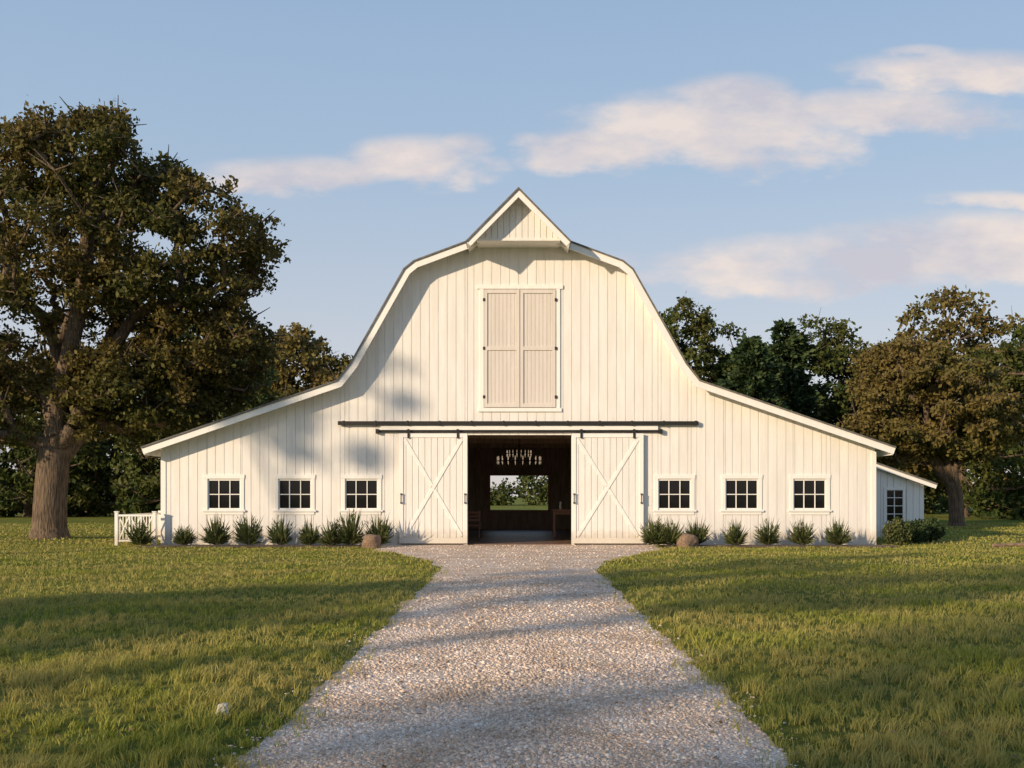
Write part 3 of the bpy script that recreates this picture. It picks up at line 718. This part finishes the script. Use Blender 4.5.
def rnd_bush(name, x, y, r_, h, seed, mat):
    rr = np.random.default_rng(seed); n = 2600; d = rr.normal(size=(n, 3)); d /= np.linalg.norm(d, axis=1, keepdims=True)
    P = d*(rr.random((n, 1))**.3)*np.array([r_, r_*.8, h*.5])*(1+.15*np.sin(d[:, :1]*7+seed))+np.array([0, 0, h*.5]); P = P[P[:, 2] > 0]; n = len(P)
    a = rr.normal(size=(n, 3)); a /= np.linalg.norm(a, axis=1, keepdims=True); b_ = np.cross(a, rr.normal(size=(n, 3))); b_ /= np.linalg.norm(b_, axis=1, keepdims=True); s = rr.uniform(.05, .11, (n, 1))
    V = np.stack([P, P+a*s*.5+b_*s*.35, P+a*s, P+a*s*.5-b_*s*.35], 1).reshape(-1, 3)
    ob = np_mesh(name, V, [np.arange(n*4).reshape(-1, 4)], mat); ob.location = (x, y, 0)
rnd_bush('boxwood_bush', 13.1, 1.2, .6, .75, 301, M_conif); rnd_bush('boxwood_bush', 13.95, 2.0, .5, .8, 302, M_conif)
rnd_bush('flowering_bush', 12.0, -.3, .38, .85, 303, M_shrub)
def boulder(x, y, s, seed, name='boulder', mat=None):
    rr = np.random.default_rng(seed)
    import bmesh
    bm = bmesh.new(); bmesh.ops.create_icosphere(bm, subdivisions=4, radius=1)
    ph = rr.uniform(0, 6, 6)
    for v in bm.verts:
        c = v.co; k = 1+.14*math.sin(c.x*2.3+ph[0])*math.sin(c.y*2.7+ph[1])+.09*math.sin(c.z*4+c.x*3+ph[2])+.04*math.sin(c.x*9+ph[3])*math.sin(c.z*8+ph[4])
        v.co = c*k
        if v.co.z > .6: v.co.z = .6+(v.co.z-.6)*.4
    me = bpy.data.meshes.new(name); bm.to_mesh(me); bm.free(); me.materials.append(mat or M_rock)
    for p_ in me.polygons: p_.use_smooth = True
    ob = bpy.data.objects.new(name, me); scene.collection.objects.link(ob); ob.location = (x, y, s*.45); ob.scale = (s, s*.8, s*.95); ob.rotation_euler[2] = rr.uniform(0, 3)
boulder(-4.45, -1.75, .36, 1); boulder(5.15, -1.6, .34, 2)
boulder(-2.08, -25.55, .06, 3, 'field_stone', M_pale)
bpy.data.objects['field_stone'].location.z = .085
p = Part(); pts = [(14.3, -1.9, .07), (15.0, -1.8, .1), (15.7, -1.9, .09), (16.6, -1.75, .11)]
for i in range(3): p.tube(pts[i], pts[i+1], .06-.01*i, .05-.01*i, 8)
p.tube((15.0, -1.8, .1), (15.4, -1.5, .2), .03, .01, 6); p.obj('fallen_branch', M_rock)

# fallen leaves
n_ = 700; r = np.random.default_rng(77)
x = r.uniform(-7, 7, n_); y = r.uniform(-29, -8, n_); z = np.maximum(gh(x, y)+.04*(lawnmask(x, y) > .3), .03)
P = np.stack([x, y, z], -1); an = r.uniform(0, 6.28, n_); a = np.stack([np.cos(an), np.sin(an), r.uniform(-.3, .3, n_)], -1)*.025; b_ = np.stack([-np.sin(an), np.cos(an), r.uniform(-.4, .4, n_)], -1)*.016
V = np.stack([P-a, P+b_, P+a, P-b_], 1).reshape(-1, 3)
M_dead = leafmat('dry_leaves', [(0.12, 0.06, 0.02), (0.25, 0.15, 0.06), (0.3, 0.22, 0.12)]); np_mesh('fallen_leaves', V, [np.arange(n_*4).reshape(-1, 4)], M_dead)

# ------------------------------------------------------------------ sun, sky
sun = bpy.data.lights.new('sun', 'SUN'); sun.energy = 5.0; sun.angle = math.radians(1.0); sun.color = (1.0, 0.775, 0.52)
so = bpy.data.objects.new('sun', sun); scene.collection.objects.link(so)
sdir = Vector((math.sin(SUN_AZ)*math.cos(SUN_EL), math.cos(SUN_AZ)*math.cos(SUN_EL), math.sin(SUN_EL)))
so.rotation_euler = (-sdir).to_track_quat('-Z', 'Y').to_euler(); so.location = sdir*60

w = bpy.data.worlds.new('World'); scene.world = w; w.use_nodes = True; nt = w.node_tree; bgn = nt.nodes['Background']
STR = 0.12
sky = N(nt, 'ShaderNodeTexSky', sky_type='NISHITA'); sky.sun_disc = False; sky.sun_elevation = SUN_EL; sky.sun_rotation = SUN_AZ; sky.altitude = 0; sky.air_density = 1.0; sky.dust_density = 1.2; sky.ozone_density = 1.5
def mth(op, a, b=None, c=None, clamp=False):
    n = N(nt, 'ShaderNodeMath', operation=op, use_clamp=clamp)
    for i, v in enumerate((a, b, c)):
        if v is None: continue
        if isinstance(v, (int, float)): n.inputs[i].default_value = v
        else: nt.links.new(v, n.inputs[i])
    return n.outputs[0]
def K(*c): return tuple(x/STR for x in c)
tc = N(nt, 'ShaderNodeTexCoord'); sp = N(nt, 'ShaderNodeSeparateXYZ'); nt.links.new(tc.outputs['Generated'], sp.inputs[0])
yy = mth('MAXIMUM', sp.outputs[1], 0.06); u = mth('DIVIDE', sp.outputs[0], yy); v = mth('DIVIDE', sp.outputs[2], yy)
cv = N(nt, 'ShaderNodeCombineXYZ'); nt.links.new(u, cv.inputs[0]); nt.links.new(mth('MULTIPLY', v, 2.2), cv.inputs[1])
def wn(scale, det, ro, vec=None):
    n = N(nt, 'ShaderNodeTexNoise'); n.inputs['Scale'].default_value = scale; n.inputs['Detail'].default_value = det; n.inputs['Roughness'].default_value = ro
    nt.links.new(vec or cv.outputs[0], n.inputs['Vector']); return n.outputs[0]
nA = wn(11, 8, .58); nB = wn(3.2, 3, .5)
un = mth('ADD', u, mth('MULTIPLY', mth('SUBTRACT', nB, .5), .06)); vn = mth('ADD', v, mth('MULTIPLY', mth('SUBTRACT', nA, .5), .03))
clouds = [(.20,.356,.16,.040,1),(.09,.336,.09,.024,1),(.21,.385,.07,.026,1),(.355,.372,.13,.026,.9),(.45,.412,.15,.022,.85),(-.10,.325,.08,.026,1),(-.21,.312,.11,.019,.85),
          (-.055,.340,.04,.013,.85),(.01,.342,.028,.012,.75),(.34,.228,.22,.028,.85),(.45,.250,.16,.028,.9),(.24,.212,.16,.017,.65),(.47,.288,.09,.009,.7),(.40,.434,.04,.007,.6)]
mask = None
for cu, cvv, a, b_, wt in clouds:
    du = mth('DIVIDE', mth('SUBTRACT', un, cu), a*1.15); dv = mth('DIVIDE', mth('SUBTRACT', vn, cvv), b_*1.2)
    e = mth('SUBTRACT', 1, mth('ADD', mth('MULTIPLY', du, du), mth('MULTIPLY', dv, dv)))
    e = mth('MULTIPLY', mth('MAXIMUM', e, -.6), wt)
    mask = e if mask is None else mth('MAXIMUM', mask, e)
mk = mth('ADD', mask, mth('MULTIPLY', mth('SUBTRACT', nA, .5), 2.1))
mr = N(nt, 'ShaderNodeMapRange', interpolation_type='SMOOTHSTEP'); nt.links.new(mk, mr.inputs[0]); mr.inputs[1].default_value = -0.02; mr.inputs[2].default_value = 0.9; mr.inputs[3].default_value = 0; mr.inputs[4].default_value = 0.85
nC = wn(7, 7, .6); crr = ramp(nt, [(0.38, K(.60, .58, .64)), (0.62, K(.90, .77, .69))]); nt.links.new(nC, crr.inputs[0])
# hazy evening gradient over the physical sky
gr = ramp(nt, [(0.0, K(.76, .70, .69)), (0.12, K(.65, .67, .73)), (0.30, K(.44, .57, .74)), (0.50, K(.32, .48, .71)), (1.0, K(.13, .25, .46))]); nt.links.new(sp.outputs[2], gr.inputs[0])
base = mixc(nt, sky.outputs[0], gr.outputs[0], 0.8)
col = mixc(nt, base, crr.outputs[0], mr.outputs[0])
nt.links.new(col, bgn.inputs['Color']); bgn.inputs['Strength'].default_value = STR

# ------------------------------------------------------------------ camera
cam = bpy.data.cameras.new('camera'); cam.sensor_width = 36; cam.lens = 36; cam.shift_y = 111/1024; cam.shift_x = -6.5/1024; cam.clip_end = 3000; cam.clip_start = 0.05
co = bpy.data.objects.new('camera', cam); co.location = (0, -32.77, 1.6); co.rotation_euler = (math.radians(90), 0, 0)
scene.collection.objects.link(co); scene.camera = co
